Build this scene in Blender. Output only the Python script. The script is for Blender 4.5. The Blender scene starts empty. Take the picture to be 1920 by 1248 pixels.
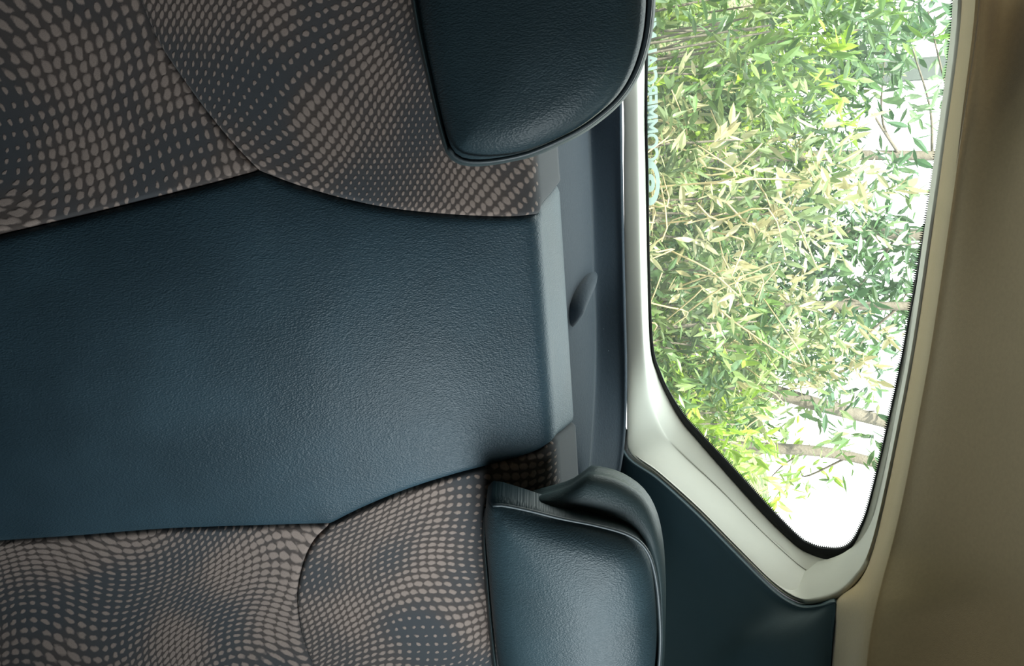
import bpy, bmesh, math, random
import numpy as np
from mathutils import Vector, Matrix
from mathutils.geometry import delaunay_2d_cdt

random.seed(7)
RNG = np.random.default_rng(11)
SC = bpy.context.scene
COL = SC.collection
V3 = lambda *a: np.array(a, float)

# ------------------------------------------------------------------ camera
FPX = 1450.0                       # focal length in pixels of the 1920 px frame
YAW, PITCH = math.radians(20), math.radians(14)
CAM = V3(0, 0, 1.2)                # eye of a passenger on the front seats, world z is up
FW = V3(math.sin(YAW)*math.cos(PITCH), math.cos(YAW)*math.cos(PITCH), -math.sin(PITCH))
RT = V3(math.cos(YAW), -math.sin(YAW), 0)
UP = np.cross(RT, FW)

def ray(px, py):                   # the phone is held sideways: picture right is world up
    return FW + (py-624)/FPX*RT + (px-960)/FPX*UP
def proj(p):
    d = np.asarray(p, float) - CAM
    w = d @ FW
    return np.array([960 + FPX*(d @ UP)/w, 624 + FPX*(d @ RT)/w])
def at_y(px, py, y):
    d = ray(px, py); return CAM + d*(y/d[1])
def at_z(px, py, z):
    d = ray(px, py); return CAM + d*((z-CAM[2])/d[2])
def on_surface(px, py, fy):        # first point on y = fy(x, z)
    d = ray(px, py); t = 1.0
    for _ in range(60):
        p = CAM + d*t
        t += 0.7*(fy(p[0], p[2]) - p[1])/d[1]
    return CAM + d*t

cam_d = bpy.data.cameras.new('camera')
cam_d.sensor_fit = 'HORIZONTAL'; cam_d.sensor_width = 36.0
cam_d.lens = 36.0*FPX/1920.0
cam_d.clip_start = 0.02; cam_d.clip_end = 200
cam_o = bpy.data.objects.new('camera', cam_d); COL.objects.link(cam_o)
m = Matrix.Identity(4)
for i in range(3):
    m[i][0] = UP[i]; m[i][1] = -RT[i]; m[i][2] = -FW[i]; m[i][3] = CAM[i]
cam_o.matrix_world = m
SC.camera = cam_o

ROLL_R, EDGE_R, FLAT = 0.024, 0.009, 0.092            # bench top: rounded front edge, flat top, rear edge
S_TOP = 0.62                                              # v where the face turns into the front edge
N0, N1 = math.radians(158), math.radians(94)
V_ARC = S_TOP+ROLL_R*(N0-N1); V_FLAT = V_ARC+FLAT; V_BACK = V_FLAT+EDGE_R*N1

# ------------------------------------------------------------------ node helper
class G:
    def __init__(self, name):
        self.m = bpy.data.materials.new(name); self.m.use_nodes = True
        self.t = self.m.node_tree; self.t.nodes.clear()
        self.out = self.t.nodes.new('ShaderNodeOutputMaterial')
    def n(self, typ, **kw):
        nd = self.t.nodes.new(typ)
        for k, v in kw.items(): setattr(nd, k, v)
        return nd
    def put(self, sock, v):
        if isinstance(v, bpy.types.NodeSocket): self.t.links.new(v, sock)
        elif v is not None:
            try: sock.default_value = v
            except Exception: sock.default_value = (*v, 1.0)
    def math(self, op, a, b=None, c=None, clamp=False):
        nd = self.n('ShaderNodeMath', operation=op); nd.use_clamp = clamp
        self.put(nd.inputs[0], a)
        if b is not None: self.put(nd.inputs[1], b)
        if c is not None: self.put(nd.inputs[2], c)
        return nd.outputs[0]
    def add(self, a, b): return self.math('ADD', a, b)
    def sub(self, a, b): return self.math('SUBTRACT', a, b)
    def mul(self, a, b): return self.math('MULTIPLY', a, b)
    def sin(self, a): return self.math('SINE', a)
    def step(self, x, lo, hi, a=0.0, b=1.0):
        nd = self.n('ShaderNodeMapRange', interpolation_type='SMOOTHSTEP')
        for i, v in enumerate((x, lo, hi, a, b)): self.put(nd.inputs[i], v)
        return nd.outputs[0]
    def mix(self, f, a, b):
        nd = self.n('ShaderNodeMix', data_type='RGBA')
        self.put(nd.inputs[0], f); self.put(nd.inputs[6], a); self.put(nd.inputs[7], b)
        return nd.outputs[2]
    def noise(self, vec, scale, detail=2.0, rough=0.5):
        nd = self.n('ShaderNodeTexNoise')
        if vec is not None: self.put(nd.inputs['Vector'], vec)
        nd.inputs['Scale'].default_value = scale; nd.inputs['Detail'].default_value = detail
        nd.inputs['Roughness'].default_value = rough
        return nd.outputs[0]
    def voro(self, vec, scale, feature='F1'):
        nd = self.n('ShaderNodeTexVoronoi', feature=feature)
        if vec is not None: self.put(nd.inputs['Vector'], vec)
        nd.inputs['Scale'].default_value = scale
        return nd.outputs['Distance']
    def uv(self): return self.n('ShaderNodeTexCoord').outputs['UV']
    def obj(self): return self.n('ShaderNodeTexCoord').outputs['Object']
    def scaled(self, vec, s):
        nd = self.n('ShaderNodeMapping'); self.put(nd.inputs[0], vec); nd.inputs['Scale'].default_value = s
        return nd.outputs[0]
    def bump(self, h, strength=0.3, dist=0.002, normal=None):
        nd = self.n('ShaderNodeBump'); self.put(nd.inputs['Height'], h)
        nd.inputs['Strength'].default_value = strength; nd.inputs['Distance'].default_value = dist
        if normal is not None: self.put(nd.inputs['Normal'], normal)
        return nd.outputs[0]
    def bsdf(self, color, rough=0.5, normal=None, spec=0.5, sheen=0.0, coat=0.0):
        b = self.n('ShaderNodeBsdfPrincipled')
        self.put(b.inputs['Base Color'], color); self.put(b.inputs['Roughness'], rough)
        b.inputs['Specular IOR Level'].default_value = spec
        b.inputs['Sheen Weight'].default_value = sheen
        b.inputs['Coat Weight'].default_value = coat
        if normal is not None: self.put(b.inputs['Normal'], normal)
        return b.outputs[0]
    def done(self, shader):
        self.t.links.new(shader, self.out.inputs[0]); return self.m

def mat_leather(name, col=(0.029, 0.057, 0.075), rough=0.47, grain=720, wrinkle=True, bump=0.32):
    g = G(name); uv = g.uv()
    v = g.voro(g.scaled(uv, (1.0, 0.6, 1)), grain)
    v2 = g.voro(g.scaled(uv, (1.0, 0.55, 1)), grain*0.55)
    cells = g.add(g.mul(v, 1.0), g.mul(v2, 0.5))
    nz = g.noise(uv, 60, 3)
    h = g.add(cells, g.mul(nz, 0.5))
    if wrinkle:
        w = g.noise(g.scaled(uv, (700, 240, 1)), 1.0, 2, 0.5)
        h = g.add(h, g.mul(w, 0.35))
    big = g.noise(uv, 7, 2)
    c = g.mix(g.step(big, 0.35, 0.7), tuple(x*0.85 for x in col), tuple(x*1.15 for x in col))
    r = g.add(rough, g.mul(g.sub(big, 0.5), 0.12))
    return g.done(g.bsdf(c, r, g.bump(h, bump, 0.0014), spec=0.34))

def mat_fabric(name, mode='waves', centre=(0, 0), ph=0.0, amp=1.0, tilt=0.0, lam=0.0101, lt=0.0115, seed=0.0, sizes=(0.46, 1.04)):
    """woven fabric: rows of pale dashes flowing in waves over a dark ground"""
    g = G(name); uv = g.uv()
    s = g.n('ShaderNodeSeparateXYZ'); g.put(s.inputs[0], uv)
    u, v = s.outputs[0], s.outputs[1]
    if mode == 'radial':
        du, dv = g.sub(u, centre[0]), g.sub(v, centre[1])
        du = g.mul(du, 0.8)
        rr = g.math('SQRT', g.add(g.mul(du, du), g.mul(dv, dv)))
        wob = g.mul(g.sin(g.add(g.mul(u, 21), ph)), 0.012*amp)
        r = g.add(rr, wob); t = g.add(g.sub(g.mul(u, 0.92), g.mul(v, 0.25)), g.mul(g.sin(g.add(g.mul(v, 24), ph)), 0.008))
    else:
        w1 = g.mul(g.sin(g.add(g.add(g.mul(v, 22), g.mul(u, 11)), ph)), 0.022*amp)
        w2 = g.mul(g.sin(g.add(g.sub(g.mul(u, 26), g.mul(v, 13)), ph*2.3)), 0.008*amp)
        r = g.add(g.add(g.add(u, g.mul(v, tilt)), w1), w2)
        t = g.add(g.sub(v, g.mul(u, 0.25+tilt)), g.mul(g.sin(g.add(g.mul(u, 27), ph)), 0.010))
    r = g.mul(r, 1/lam); t = g.mul(t, 1/lt)
    jit = g.mul(g.sub(g.noise(uv, 110, 1), 0.5), 0.35)
    r = g.add(r, jit); t = g.add(t, jit)
    row = g.math('FLOOR', r)
    t = g.add(t, g.mul(row, 0.42))
    fr = g.sub(g.math('FRACT', r), 0.5); ft = g.sub(g.math('FRACT', t), 0.5)
    # slanted dash inside its cell
    ft2 = g.add(ft, g.mul(fr, 0.6))
    off = g.n('ShaderNodeMapping'); g.put(off.inputs[0], uv); off.inputs['Location'].default_value = (seed, seed*1.7, 0)
    size = g.noise(off.outputs[0], 8.0, 1.0)
    big = g.step(size, 0.34, 0.62)
    m_ = g.add(sizes[0], g.mul(big, sizes[1]-sizes[0]))
    fine = g.noise(uv, 900, 2)
    m_ = g.add(m_, g.mul(g.sub(fine, 0.5), 0.30))
    plain = g.step(v, V_ARC-0.012, V_ARC+0.002)                # the top edge is plain grey cloth
    m_ = g.mul(m_, g.sub(1.0, g.mul(plain, 0.98)))
    e = g.add(g.math('POWER', g.math('DIVIDE', fr, g.mul(m_, 0.37)), 2.0), g.math('POWER', g.math('DIVIDE', ft2, g.mul(m_, 0.46)), 2.0))
    dot = g.step(e, 0.35, 1.45, 1.0, 0.0)
    weave = g.noise(g.scaled(uv, (1600, 700, 1)), 1.0, 2)
    ground = g.mix(big, (0.062, 0.068, 0.075), (0.096, 0.071, 0.059))
    thread = g.mix(weave, (0.19, 0.148, 0.126), (0.37, 0.290, 0.250))
    ground = g.mix(plain, ground, (0.030, 0.036, 0.043))
    ground = g.mix(g.mul(weave, 0.6), ground, (0.045, 0.044, 0.046))
    col = g.mix(dot, ground, thread)
    h = g.add(g.mul(dot, 1.0), g.mul(weave, 0.35))
    return g.done(g.bsdf(col, 0.88, g.bump(h, 0.55, 0.0012), spec=0.2, sheen=0.15))

def mat_plain(name, col, rough=0.6, noise=0.1, scale=40, bump=0.1, spec=0.4, sheen=0.0, bscale=600, bdist=0.0006):
    g = G(name); o = g.obj()
    nz = g.noise(o, scale, 3)
    c = g.mix(nz, tuple(x*(1-noise) for x in col), tuple(min(1, x*(1+noise)) for x in col))
    b = g.bump(g.noise(o, bscale, 3), bump, bdist)
    return g.done(g.bsdf(c, rough, b, spec=spec, sheen=sheen))

def mat_carpet(name, col):
    g = G(name); o = g.obj()
    f = g.noise(o, 1500, 2); f2 = g.noise(o, 220, 2)
    c = g.mix(f, tuple(x*0.7 for x in col), tuple(x*1.3 for x in col))
    lint = g.step(g.voro(o, 75), 0.035, 0.02)
    pick = g.step(g.noise(o, 35, 1), 0.60, 0.63)
    c = g.mix(g.mul(lint, g.mul(pick, 0.8)), c, (0.55, 0.6, 0.62))
    return g.done(g.bsdf(c, 0.95, g.bump(g.add(f, f2), 0.5, 0.0012), spec=0.12, sheen=0.2))

M = {}
M['leather'] = mat_leather('blue_leather')
M['leather_rest'] = mat_leather('blue_leather_of_headrest', (0.026, 0.048, 0.058), 0.48, 760, True, 0.26)
M['shell'] = mat_leather('dark_vinyl_of_headrest_back', (0.040, 0.062, 0.066), 0.5, 800, True, 0.2)
M['core'] = mat_plain('black_foam_cover', (0.006, 0.007, 0.008), 0.8)
M['piping'] = mat_plain('grey_blue_piping', (0.05, 0.065, 0.072), 0.45, spec=0.5)
M['carpet'] = mat_carpet('blue_carpet', (0.024, 0.036, 0.049))
M['beige'] = mat_plain('beige_grained_plastic', (0.56, 0.545, 0.47), 0.5, 0.05, 30, 0.12, 0.4, bscale=900, bdist=0.0004)
M['headliner'] = mat_plain('beige_headliner_cloth', (0.42, 0.305, 0.163), 0.95, 0.10, 260, 0.25, 0.1, 0.3, bscale=1100, bdist=0.0008)
M['pillar'] = mat_plain('dark_blue_green_plastic', (0.022, 0.047, 0.057), 0.56, 0.06, 60, 0.2, 0.4, bscale=1000, bdist=0.0004)
M['gasket'] = mat_plain('black_rubber', (0.010, 0.011, 0.011), 0.7, bump=0.05)
def mat_film():
    g = G('pale_aqua_vinyl_film')
    b = g.bsdf((0.66, 0.74, 0.71), 0.5); t = g.n('ShaderNodeBsdfTranslucent'); t.inputs[0].default_value = (0.60, 0.68, 0.65, 1)
    mx = g.n('ShaderNodeMixShader'); mx.inputs[0].default_value = 0.6
    g.t.links.new(b, mx.inputs[1]); g.t.links.new(t.outputs[0], mx.inputs[2])
    return g.done(mx.outputs[0])
M['decal'] = mat_film()
M['cabin'] = mat_plain('grey_cabin_plastic', (0.055, 0.055, 0.052), 0.8)
M['bark'] = mat_plain('grey_brown_bark', (0.15, 0.13, 0.105), 0.9, 0.3, 25, 0.6, 0.2, bscale=60, bdist=0.01)
M['concrete'] = mat_plain('pale_concrete', (0.10, 0.115, 0.11), 0.9, 0.15, 12, 0.3, 0.2, bscale=80, bdist=0.004)
M['straw'] = mat_plain('dry_straw', (0.36, 0.29, 0.15), 0.8, 0.2, 20)

def mat_glass():
    g = G('tinted_window_glass')
    tr = g.n('ShaderNodeBsdfTransparent'); tr.inputs[0].default_value = (0.93, 0.98, 0.93, 1)
    gl = g.n('ShaderNodeBsdfGlossy'); gl.inputs[0].default_value = (1, 1, 1, 1); gl.inputs['Roughness'].default_value = 0.02
    df = g.n('ShaderNodeBsdfTranslucent'); df.inputs[0].default_value = (0.8, 0.85, 0.72, 1)
    lw = g.n('ShaderNodeLayerWeight'); lw.inputs[0].default_value = 0.18
    m1 = g.n('ShaderNodeMixShader'); g.put(m1.inputs[0], g.mul(lw.outputs['Fresnel'], 0.35))
    g.t.links.new(tr.outputs[0], m1.inputs[1]); g.t.links.new(gl.outputs[0], m1.inputs[2])
    haze = g.step(g.noise(g.obj(), 14, 4), 0.3, 0.75, 0.02, 0.04)  # milky veil of overexposure haze, mixed into the glass colour
    m2 = g.n('ShaderNodeMixShader'); g.put(m2.inputs[0], haze)
    g.t.links.new(m1.outputs[0], m2.inputs[1]); g.t.links.new(df.outputs[0], m2.inputs[2])
    return g.done(m2.outputs[0])
M['glass'] = mat_glass()

def mat_leaf(name):
    g = G(name)
    at = g.n('ShaderNodeAttribute', attribute_name='tone'); col = at.outputs['Color']
    b = g.bsdf(col, 0.36, spec=0.7)
    tl = g.n('ShaderNodeBsdfTranslucent'); g.put(tl.inputs[0], col)
    mx = g.n('ShaderNodeMixShader'); mx.inputs[0].default_value = 0.35
    g.t.links.new(b, mx.inputs[1]); g.t.links.new(tl.outputs[0], mx.inputs[2])
    return g.done(mx.outputs[0])
M['leaf'] = mat_leaf('leaf_blade')

def mat_ground():
    g = G('weedy_soil'); o = g.obj()
    a = g.noise(o, 3.0, 5, 0.65); b = g.noise(o, 28, 4, 0.7)
    c = g.mix(g.step(a, 0.4, 0.6), (0.10, 0.14, 0.06), (0.26, 0.22, 0.14))
    c = g.mix(g.step(b, 0.45, 0.65), c, (0.05, 0.08, 0.035))
    return g.done(g.bsdf(c, 0.95, g.bump(b, 0.8, 0.05), spec=0.1))
M['ground'] = mat_ground()

# ------------------------------------------------------------------ object helpers
def mk(name, verts, faces, mat, parent=None, smooth=True, uvs=None):
    me = bpy.data.meshes.new(name)
    me.from_pydata([tuple(map(float, v)) for v in verts], [], [tuple(map(int, f)) for f in faces])
    if uvs is not None:
        uvl = me.uv_layers.new(name='UVMap')
        idx = np.empty(len(me.loops), int); me.loops.foreach_get('vertex_index', idx)
        uvl.data.foreach_set('uv', np.asarray(uvs, np.float32)[idx].ravel())
    me.polygons.foreach_set('use_smooth', [smooth]*len(me.polygons))
    me.materials.append(mat); me.update()
    o = bpy.data.objects.new(name, me); COL.objects.link(o)
    if parent is not None:
        o.parent = parent
        o.matrix_parent_inverse = parent.matrix_basis.inverted()
    return o
def empty(name, loc):
    o = bpy.data.objects.new(name, None); COL.objects.link(o)
    o.location = tuple(map(float, loc)); o.empty_display_size = 0.05
    return o
def tag(o, label=None, cat=None, group=None, kind=None):
    if label: o['label'] = label
    if cat: o['category'] = cat
    if group: o['group'] = group
    if kind: o['kind'] = kind
    return o

def catmull(P, n, closed=False):
    """n points along a smooth curve through the control points, uniform in control index"""
    P = np.asarray(P, float); k = len(P)
    ts = np.linspace(0, k if closed else k-1, n, endpoint=not closed)
    out = []
    for t in ts:
        i = int(math.floor(t)); f = t-i
        if closed: a, b, c, d = P[(i-1) % k], P[i % k], P[(i+1) % k], P[(i+2) % k]
        else:
            if i >= k-1: i, f = k-2, 1.0
            b, c = P[i], P[i+1]
            a = P[i-1] if i > 0 else 2*b-c
            d = P[i+2] if i+2 < k else 2*c-b
        out.append(0.5*((2*b)+(-a+c)*f+(2*a-5*b+4*c-d)*f*f+(-a+3*b-3*c+d)*f**3))
    return np.array(out)
def even(P, step, closed=False):
    """respace a polyline evenly"""
    P = np.asarray(P, float)
    if closed: P = np.vstack([P, P[:1]])
    L = np.r_[0, np.cumsum(np.linalg.norm(np.diff(P, axis=0), axis=1))]
    n = max(2, int(round(L[-1]/step))+1)
    s = np.linspace(0, L[-1], n)
    out = np.stack([np.interp(s, L, P[:, j]) for j in range(P.shape[1])], 1)
    return out[:-1] if closed else out

def face_to(o, target):
    """turn faces so that they look at a point"""
    bm = bmesh.new(); bm.from_mesh(o.data); t = Vector(target)
    bm.normal_update()
    s = sum((t-f.calc_center_median()).dot(f.normal)*f.calc_area() for f in bm.faces)
    if s < 0: bmesh.ops.reverse_faces(bm, faces=bm.faces)
    bm.to_mesh(o.data); bm.free()
def thick(o, t, offset=-1.0):
    md = o.modifiers.new('thickness', 'SOLIDIFY'); md.thickness = t; md.offset = offset
    return o

def loft(name, curves, mat, parent=None, n=160, mrows=14, closed=False, thickness=0.004, target=CAM, smooth_across=True):
    rows = [catmull(c, n, closed) for c in curves]
    A = np.array(rows)                                    # k, n, 3
    if smooth_across and len(curves) > 2:
        A = np.stack([catmull(A[:, j], mrows) for j in range(n)], 1)
    mm = len(A); V = A.reshape(-1, 3); F = []
    last = n if closed else n-1
    for i in range(mm-1):
        for j in range(last):
            j2 = (j+1) % n
            F.append((i*n+j, i*n+j2, (i+1)*n+j2, (i+1)*n+j))
    uv = np.stack([np.tile(np.arange(n)*0.006, mm), np.repeat(np.arange(mm)*0.006, n)], 1)
    o = mk(name, V, F, mat, parent, uvs=uv)
    if target is not None: face_to(o, target)
    if thickness: thick(o, thickness)
    return o

def tube(name, pts, r, mat, parent=None, sides=8, closed=False):
    P = np.asarray(pts, float); n = len(P)
    rr = np.broadcast_to(np.asarray(r, float), (n,))
    V, F = [], []; prev = None
    for i in range(n):
        a = P[i-1] if (i > 0 or closed) else P[i]; b = P[(i+1) % n] if (i < n-1 or closed) else P[i]
        t = b-a; t /= np.linalg.norm(t)+1e-12
        if prev is None:
            q = np.cross(t, (0, 0, 1.0));
            if np.linalg.norm(q) < 0.1: q = np.cross(t, (1.0, 0, 0))
        else: q = prev - t*(prev @ t)
        q /= np.linalg.norm(q); prev = q; w = np.cross(t, q)
        for k in range(sides):
            an = 2*math.pi*k/sides
            V.append(P[i]+rr[i]*(math.cos(an)*q+math.sin(an)*w))
    for i in range(n if closed else n-1):
        i2 = (i+1) % n
        for k in range(sides):
            k2 = (k+1) % sides
            F.append((i*sides+k, i*sides+k2, i2*sides+k2, i2*sides+k))
    if not closed:
        F.append(tuple(range(sides))[::-1]); F.append(tuple((n-1)*sides+k for k in range(sides)))
    if mat is None: return V, F
    return mk(name, V, F, mat, parent)

# ------------------------------------------------------------------ padded panels on a surface S(u, v)
class Surf:
    def __init__(self, f): self.f = f
    def pt(self, u, v): return self.f(u, v)
    def nrm(self, u, v, e=5e-4):
        a = self.f(u+e, v)-self.f(u-e, v); b = self.f(u, v+e)-self.f(u, v-e)
        n = np.cross(a, b); return n/np.linalg.norm(n)
    def inv(self, px, py, g):
        q = np.array(g, float); T = np.array([px, py], float)
        for _ in range(40):
            r = proj(self.f(*q))-T
            if np.abs(r).max() < 0.05: break
            e = 1e-4
            J = np.stack([(proj(self.f(q[0]+e, q[1]))-proj(self.f(*q)))/e, (proj(self.f(q[0], q[1]+e))-proj(self.f(*q)))/e], 1)
            d = np.linalg.lstsq(J, -r, rcond=None)[0]
            l = np.abs(d).max()
            if l > 0.05: d *= 0.05/l
            q = q+d
        return q

def seg_dist(pts, poly):
    A = poly; B = np.roll(poly, -1, axis=0); D = B-A
    L2 = (D*D).sum(1)+1e-16
    out = np.empty(len(pts))
    for i0 in range(0, len(pts), 2000):
        p = pts[i0:i0+2000]
        t = np.clip(((p[:, None]-A[None])*D[None]).sum(2)/L2, 0, 1)
        q = A[None]+t[..., None]*D[None]
        out[i0:i0+2000] = np.sqrt(((p[:, None]-q)**2).sum(2)).min(1)
    return out
def inside(pts, poly):
    x, y = pts[:, 0], pts[:, 1]; res = np.zeros(len(pts), bool)
    x1, y1 = poly[:, 0], poly[:, 1]; x2, y2 = np.roll(x1, -1), np.roll(y1, -1)
    for a, b, c, d in zip(x1, y1, x2, y2):
        cond = (b > y) != (d > y)
        if d != b: res ^= cond & (x < (c-a)*(y-b)/(d-b)+a)
    return res

def panel(name, surf, poly, mat, parent, depth=0.006, rad=0.010, grid=0.009, back=0.012, step=0.005, lift=0.0, dome=None):
    poly = even(poly, step, closed=True)
    area = 0.5*np.sum(poly[:, 0]*np.roll(poly[:, 1], -1)-np.roll(poly[:, 0], -1)*poly[:, 1])
    if area < 0: poly = poly[::-1]
    n = len(poly)
    tang = np.roll(poly, -1, 0)-np.roll(poly, 1, 0)
    tang /= np.linalg.norm(tang, axis=1)[:, None]+1e-12
    inw = np.stack([-tang[:, 1], tang[:, 0]], 1)
    extra = []
    rings = [rad*f for f in (0.06, 0.2, 0.42, 0.72, 1.0)]
    for i, rd in enumerate(rings):
        q = poly+inw*rd
        if i < 2: pass
        elif i % 2: q = q[::1]
        k = inside(q, poly); q = q[k]
        dd = seg_dist(q, poly); extra.append(q[dd > rd*0.93])
    lo, hi = poly.min(0), poly.max(0)
    gx, gy = np.arange(lo[0], hi[0], grid), np.arange(lo[1], hi[1], grid*0.866)
    gg = np.array([(x+(grid/2 if j % 2 else 0), y) for j, y in enumerate(gy) for x in gx])
    gg = gg[inside(gg, poly)]
    gg = gg[seg_dist(gg, poly) > rad+grid*0.6]
    extra.append(gg)
    allp = np.vstack([poly]+extra)
    vv, ee, ff, *_ = delaunay_2d_cdt([Vector(p) for p in allp], [(i, (i+1) % n) for i in range(n)], [], 1, 1e-6)
    vv = np.array([tuple(p) for p in vv])
    d = seg_dist(vv, poly)
    t = np.clip(d/rad, 0, 1)
    h = -depth*(1-np.sqrt(np.maximum(0, 1-(1-t)**2)))+lift
    if dome is not None: h = h+dome(vv[:, 0], vv[:, 1], d)
    V = []; N = []
    for p, hh in zip(vv, h):
        nn = surf.nrm(*p); N.append(nn); V.append(surf.pt(*p)+nn*hh)
    F = []
    for f in ff:
        f = list(f)
        a, b, c = vv[f[0]], vv[f[1]], vv[f[2]]
        if (b[0]-a[0])*(c[1]-a[1])-(b[1]-a[1])*(c[0]-a[0]) < 0: f = f[::-1]
        F.append(tuple(f))
    # skirt: boundary edges are those used once
    cnt = {}
    for f in F:
        for a, b in zip(f, f[1:]+f[:1]): cnt[(a, b)] = 1
    rim = [(a, b) for (a, b) in cnt if (b, a) not in cnt]
    low = {}; UV = [tuple(p) for p in vv]
    for a, b in rim:
        for i in (a, b):
            if i not in low:
                low[i] = len(V); V.append(V[i]-N[i]*back); UV.append(UV[i])
    for a, b in rim: F.append((b, a, low[a], low[b]))
    return mk(name, V, F, mat, parent, uvs=UV)

# ================================================================== REAR BENCH SEAT
ZS = 1.2                                                  # everything below is given relative to the eye, then lifted
AL = math.radians(22)
ROLL_R, EDGE_R, FLAT = 0.024, 0.009, 0.092            # rounded front edge, flat top, rear edge
S_TOP = 0.62                                              # v where the face turns into the front edge
N0, N1 = math.radians(158), math.radians(94)
TOP = np.array([0.8374, -0.1969])                         # (y, z) there
CEN = TOP-ROLL_R*np.array([math.cos(N0), math.sin(N0)])
V_ARC = S_TOP+ROLL_R*(N0-N1); V_FLAT = V_ARC+FLAT; V_BACK = V_FLAT+EDGE_R*N1
def seat_f(u, v):
    swell = 0.010*math.cos((u-0.29)*2*math.pi/0.62)*max(0.0, min(1.0, (S_TOP-v)/0.25)) # centre panel stands a little proud
    if v <= S_TOP:
        nx = (math.cos(N0), math.sin(N0))
        y = TOP[0]+(v-S_TOP)*math.sin(AL); z = TOP[1]+(v-S_TOP)*math.cos(AL)
    elif v <= V_ARC:
        a = N0-(v-S_TOP)/ROLL_R
        nx = (math.cos(a), math.sin(a)); y, z = CEN[0]+ROLL_R*nx[0], CEN[1]+ROLL_R*nx[1]
    else:
        nx = (math.cos(N1), math.sin(N1)); y, z = CEN[0]+ROLL_R*nx[0], CEN[1]+ROLL_R*nx[1]
        f = min(v, V_FLAT)-V_ARC
        y += f*nx[1]; z -= f*nx[0]
        if v > V_FLAT:
            cy, cz = y-EDGE_R*nx[0], z-EDGE_R*nx[1]
            a = N1-(v-V_FLAT)/EDGE_R
            nx = (math.cos(a), math.sin(a)); y, z = cy+EDGE_R*nx[0], cz+EDGE_R*nx[1]
    return V3(u, y+nx[0]*swell, z+nx[1]*swell+ZS)
SEAT = Surf(seat_f)
def S(px, py):
    g = (0.29+(py-624)*0.0006, S_TOP-0.02-(1030-px)*0.0006)
    return SEAT.inv(px, py, g)
def curve(pts, n=None):
    c = catmull(pts, n or len(pts)*6)
    return np.array([S(*p) for p in c])

A_B1 = curve([(-90, 463), (0, 440), (150, 405), (300, 368), (400, 343), (485, 320)])
A_B2 = curve([(485, 320), (560, 348), (650, 374), (740, 392), (850, 403), (950, 407), (1000, 403), (1012, 401)])
A_C1 = curve([(-90, 1024), (0, 1018), (150, 1008), (300, 996), (450, 990), (620, 985)])
A_C2 = curve([(620, 985), (680, 955), (760, 922), (850, 893), (930, 872), (1000, 851), (1035, 832)])
SEAM_B = curve([(235, -420), (236, -250), (240, -120), (250, -40), (270, 20), (300, 85), (340, 145), (380, 200), (430, 262), (485, 320)])
SEAM_C = curve([(620, 985), (590, 1015), (570, 1055), (558, 1110), (560, 1160), (572, 1210), (592, 1260), (606, 1295), (622, 1335)])
# the leather piece continues over the roll with slanted ends
ub, uc = A_B2[-1], A_C2[-1]
over_b = catmull([ub, (at_y(1031, 386, .862)[0], V_ARC+0.006), (at_y(1038, 366, .905)[0], V_ARC+0.05), (at_y(1044, 346, .95)[0], V_FLAT), (at_y(1044, 344, .95)[0], V_BACK)], 22)
over_c = catmull([uc, (at_y(1047, 818, .866)[0], V_ARC+0.006), (at_y(1058, 808, .905)[0], V_ARC+0.05), (at_y(1070, 793, .95)[0], V_FLAT), (at_y(1070, 792, .95)[0], V_BACK)], 22)
VLOW = min(A_B1[0][1], A_C1[0][1])-0.01
UL, UR = -0.38, 0.86

bench = empty('rear_bench_seat', (0.29, 0.62, 0.45))
tag(bench, 'rear bench seat with blue leather centre and brown dashed fabric sides', 'seat')

poly_A = np.vstack([A_B1[:-1], A_B2[:-1], over_b, over_c[::-1], A_C2[::-1][1:], A_C1[::-1][1:]])
panel('leather_panel', SEAT, poly_A, M['leather'], bench, 0.007, 0.012, 0.0085,
      dome=lambda u, v, d: 0.010*(1-np.exp(-d/0.05))*(1/(1+np.exp((v-0.56)/0.03))))['label'] = 'dark blue grained leather centre panel'
poly_B1 = np.vstack([A_B1[:-1], SEAM_B[::-1], [[UL, SEAM_B[0][1]], [UL, VLOW]], [[A_B1[0][0], VLOW]]])
cB = S(20, 215)
M['fab_b1'] = mat_fabric('dashed_fabric_arcs', 'radial', centre=(cB[0]+0.02, cB[1]-0.045), ph=1.0, seed=0.35)
panel('lower_fabric_panel', SEAT, poly_B1, M['fab_b1'], bench, 0.009, 0.006, 0.011)
poly_B2 = np.vstack([SEAM_B[:-1], A_B2[:-1], over_b, [[UL, V_BACK], [UL, SEAM_B[0][1]]]])
M['fab_b2'] = mat_fabric('dashed_fabric_diagonal', 'waves', ph=0.6, tilt=0.85, seed=1.93, lt=0.0119, lam=0.0109)
panel('upper_fabric_panel', SEAT, poly_B2, M['fab_b2'], bench, 0.008, 0.006, 0.010, lift=0.002)
poly_C1 = np.vstack([A_C1[:-1], SEAM_C, [[UR, SEAM_C[-1][1]], [UR, VLOW]], [[A_C1[0][0], VLOW]]])
M['fab_c1'] = mat_fabric('dashed_fabric_waves', 'waves', ph=2.4, tilt=0.10, amp=1.3, lam=0.0092, lt=0.0112, seed=3.1, sizes=(0.66, 1.16))
panel('lower_fabric_panel', SEAT, poly_C1, M['fab_c1'], bench, 0.009, 0.006, 0.010)
poly_C2 = np.vstack([A_C2[:-1], over_c, [[UR, V_BACK], [UR, SEAM_C[-1][1]]], SEAM_C[::-1][:-1]])
M['fab_c2'] = mat_fabric('dashed_fabric_ripples', 'waves', ph=4.4, tilt=0.18, amp=0.8, lam=0.0094, lt=0.0112, seed=5.15)
panel('upper_fabric_panel', SEAT, poly_C2, M['fab_c2'], bench, 0.008, 0.006, 0.009, lift=0.002)

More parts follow.
